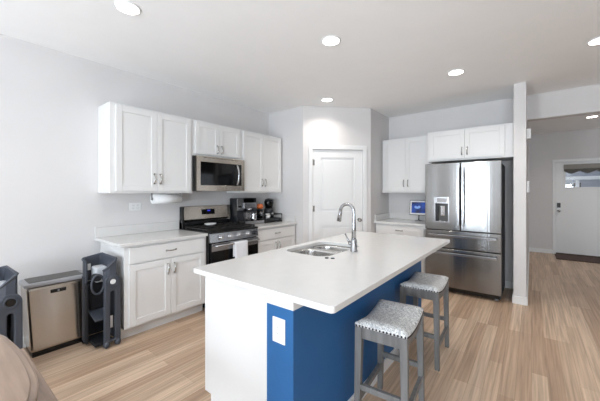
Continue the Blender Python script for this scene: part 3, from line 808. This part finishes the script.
MB().cyl((.31, -.045, .165), (.31, -.045, .2345), .028, .040).build('grinder_outlet', 'dark_plastic', em)
MB().box(.0, .375, -.19, -.0065, .0, .055, bev=.005).build('drip_tray', 'steel_plain', em)
MB().box(.03, .345, -.17, -.03, .0552, .057).build('drip_grid', 'black', em)
# milk jug
jg = MB().lathe([(.001, 0), (.044, 0), (.046, .03), (.040, .085), (.043, .125), (.038, .125), (.035, .085), (.040, .03), (.038, .005), (.001, .005)], n=24)
jg.tube([(.041, 0, .105), (.075, 0, .10), (.078, 0, .05), (.045, 0, .03)], .006, n=8)
jo = jg.build('milk_jug', 'steel_plain'); jo.location = (-3.25, 3.03, .9717); jo.rotation_euler = (0, 0, PI); tag(jo, 'small steel milk jug standing on the espresso machine tray', 'jug')
# black wire rack with pots
rk = thing('wire_rack', 'black wire drawer rack on the worktop right of the espresso machine', 'rack', (-3.33, 3.40, .9145))
w_ = MB(); x0_, x1_, y0_, y1_ = -.15, .14, -.185, .185
for z in (.012, .125):
    w_.tube([(x0_, y0_, z), (x1_, y0_, z), (x1_, y1_, z), (x0_, y1_, z)], .007, n=6, closed=True)
for i in range(11): w_.tube([(x0_, y0_ + .37 * i / 10, .012), (x1_, y0_ + .37 * i / 10, .012)], .0035, n=6)
for x in (x0_, x1_):
    for y in (y0_, y1_): w_.tube([(x, y, 0), (x, y, .128)], .007, n=6)
w_.build('frame', 'black', rk)
MB().box(x0_ + .008, x1_ - .010, y0_ + .008, y1_ - .008, .020, .066, bev=.004).build('drawer', 'dark_plastic', rk)
ZR = .9145 + .0665
# things standing in the rack
gr = thing('coffee_grinder', 'tall black coffee grinder at the right end of the black rack', 'coffee grinder', (-3.37, 3.47, ZR))
MB().lathe([(.001, 0), (.080, 0), (.078, .12), (.064, .15), (.001, .15)]).build('body', 'dark_plastic', gr)
MB().lathe([(.001, .1505), (.062, .1505), (.078, .25), (.072, .268), (.001, .268)]).build('hopper', 'black_glass', gr)
MB().lathe([(.001, .2685), (.064, .2685), (.064, .288), (.02, .305), (.001, .306)]).build('lid', 'dark_plastic', gr)
MB().cyl((.079, 0, .06), (.085, 0, .06), .02).build('dial', 'lidgrey', gr)
cn_ = thing('coffee_canister', 'black canister on the black rack below the orange pumpkin ornament', 'canister', (-3.39, 3.285, ZR))
MB().lathe([(.001, 0), (.045, 0), (.045, .115), (.001, .115)]).build('body', 'black', cn_)
MB().lathe([(.001, .1155), (.047, .1155), (.047, .14), (.001, .141)]).build('lid', 'dark_plastic', cn_)
MB().box(.0, .047, -.02, .02, .035, .09, bev=.004).build('front_label', 'lidgrey', cn_)
pk = thing('pumpkin_ornament', 'small orange ribbed pumpkin ornament on top of the black canister', 'ornament', (-3.39, 3.285, ZR + .1415))
m = MB()
for i in range(7):
    a = 2 * PI * i / 7; m.sphere((.025 * math.cos(a), .025 * math.sin(a), .042), .034, (1, 1, 1.2), 12, 10)
m.build('body', 'orange', pk); MB().tube([(0, 0, .08), (.003, 0, .10)], [.008, .006], n=8).build('stem', 'stoolwood', pk)
mg = MB().lathe([(.001, 0), (.026, 0), (.032, .03), (.033, .07), (.029, .07), (.027, .03), (.022, .006), (.001, .006)])
mg.tube([(.0, .032, .06), (0, .054, .055), (0, .054, .025), (0, .031, .018)], .004, n=8)
mo = mg.build('coffee_mug', 'white_plastic'); mo.location = (-3.255, 3.33, ZR); tag(mo, 'white mug on the black rack between canister and grinder', 'mug')

# smart display by the refrigerator
sd = thing('smart_display', 'small white-framed lit blue screen on a stand beside the refrigerator', 'screen', (-1.47, 5.04, .9145))
rx_ = Matrix.Translation((0, .0, .22)) @ Matrix.Rotation(-.12, 4, 'X')
MB().box(-.145, .145, 0, .016, -.125, .125, bev=.007, seg=3, mx=rx_).build('case', 'case', sd)
MB().box(-.135, .135, -.004, -.0002, -.115, .115, bev=.0015, mx=rx_).build('bezel', 'white_plastic', sd)
so = MB().box(-.112, .112, -.0062, -.0042, -.09, .09, mx=rx_).build('display', 'screen', sd)
q = MB(); q.sphere((-.02, -.0066, .0), .036, (1.2, .01, .5)); q.sphere((-.045, -.0066, .01), .02, (1, .01, .9)); q.sphere((.01, -.0066, .012), .022, (1, .01, .9))
bmesh.ops.transform(q.bm, matrix=rx_, verts=q.bm.verts); q.build('picture', 'screenlit', so)
sb = MB().lathe([(.001, 0), (.055, 0), (.052, .012), (.001, .014)]); sb.tube([(0, .01, .01), (0, .018, .10), (0, .020, .20)], .010, n=8); sb.build('stand', 'steel_plain', sd)

# hall fittings on the wall end
ch = thing('doorbell_chime', 'white doorbell chime high on the hall wall beside the column', 'chime', (-.0545, 4.84, 2.135))
MB().box(0, .045, -.09, .09, -.065, .065, bev=.006).build('case', 'white_plastic', ch)
th = thing('thermostat', 'pale wall thermostat low on the hall wall beside the column', 'thermostat', (-.0545, 4.95, 1.46))
MB().box(0, .028, -.055, .055, -.075, .075, bev=.006).build('case', 'white_plastic', th)
MB().box(.0282, .030, -.04, .04, -.02, .055).build('display', 'dark_plastic', th)
dm = MB().box(.40, 1.40, 8.10, 8.74, .001, .016, bev=.004).build('door_mat', 'mat'); tag(dm, 'dark brown mat on the floor before the front door', 'mat')
sh = thing('window_shade', 'grey fabric shade across the top of the front door window', 'shade', (.88, YH, 0))
MB().box(-.325, .325, -.03, .004, 1.90, 2.0, bev=.004).build('cassette', 'shade', sh)
tm = bmesh.new(); A = []; B = []
for i in range(41):
    x = -.32 + .64 * i / 40; a = abs(math.sin(i / 40 * PI * 2.5)); yy = -.012 + .006 * math.cos(i * 1.1)
    A.append(tm.verts.new((x, yy, 1.899))); B.append(tm.verts.new((x, yy, 1.80 + .055 * (1 - a) ** .8)))
for i in range(40): tm.faces.new((A[i], A[i + 1], B[i + 1], B[i]))
bmesh.ops.solidify(tm, geom=tm.faces[:], thickness=.003); mm = MB(); mm._add(tm, smooth=True); mm.build('valance', 'shade', sh)

# recessed ceiling lights
LP = [(-2.334, .927, 'round recessed ceiling light nearest the left wall at the photo top'),
      (-1.413, 2.249, 'round recessed ceiling light above the middle of the island'),
      (-2.358, 3.644, 'small round recessed ceiling light in front of the pantry door'),
      (-.674, 3.709, 'round recessed ceiling light in front of the refrigerator'),
      (.478, 3.722, 'round recessed ceiling light at the right photo edge before the hall header'),
      (.847, 7.39, 'round recessed ceiling light in the hall near the front door')]
first = None
for x, y, lb in LP:
    if first is None:
        o = first = thing('ceiling_light', lb, 'ceiling light', (x, y, CEIL), 0, 'recessed ceiling lights')
        MB().lathe([(.074, -.0005), (.088, -.0005), (.087, -.005), (.078, -.010), (.074, -.009)], n=32, ring=True).build('trim_ring', 'white_plastic', o)
        MB().lathe([(.001, -.0085), (.0735, -.0085), (.0735, -.003), (.001, -.003)], n=32).build('lens', 'lens', o)
    else:
        o = copy_tree(first); o.location = (x, y, CEIL); o['label'] = lb
    l = bpy.data.lights.new('downlight', 'AREA'); l.shape = 'DISK'; l.size = .11; l.energy = 6; l.spread = 2.3; l.color = (1, .95, .88)
    lo_ = bpy.data.objects.new('downlight', l); COL.objects.link(lo_); lo_.location = (0, 0, -.016); lo_.parent = o
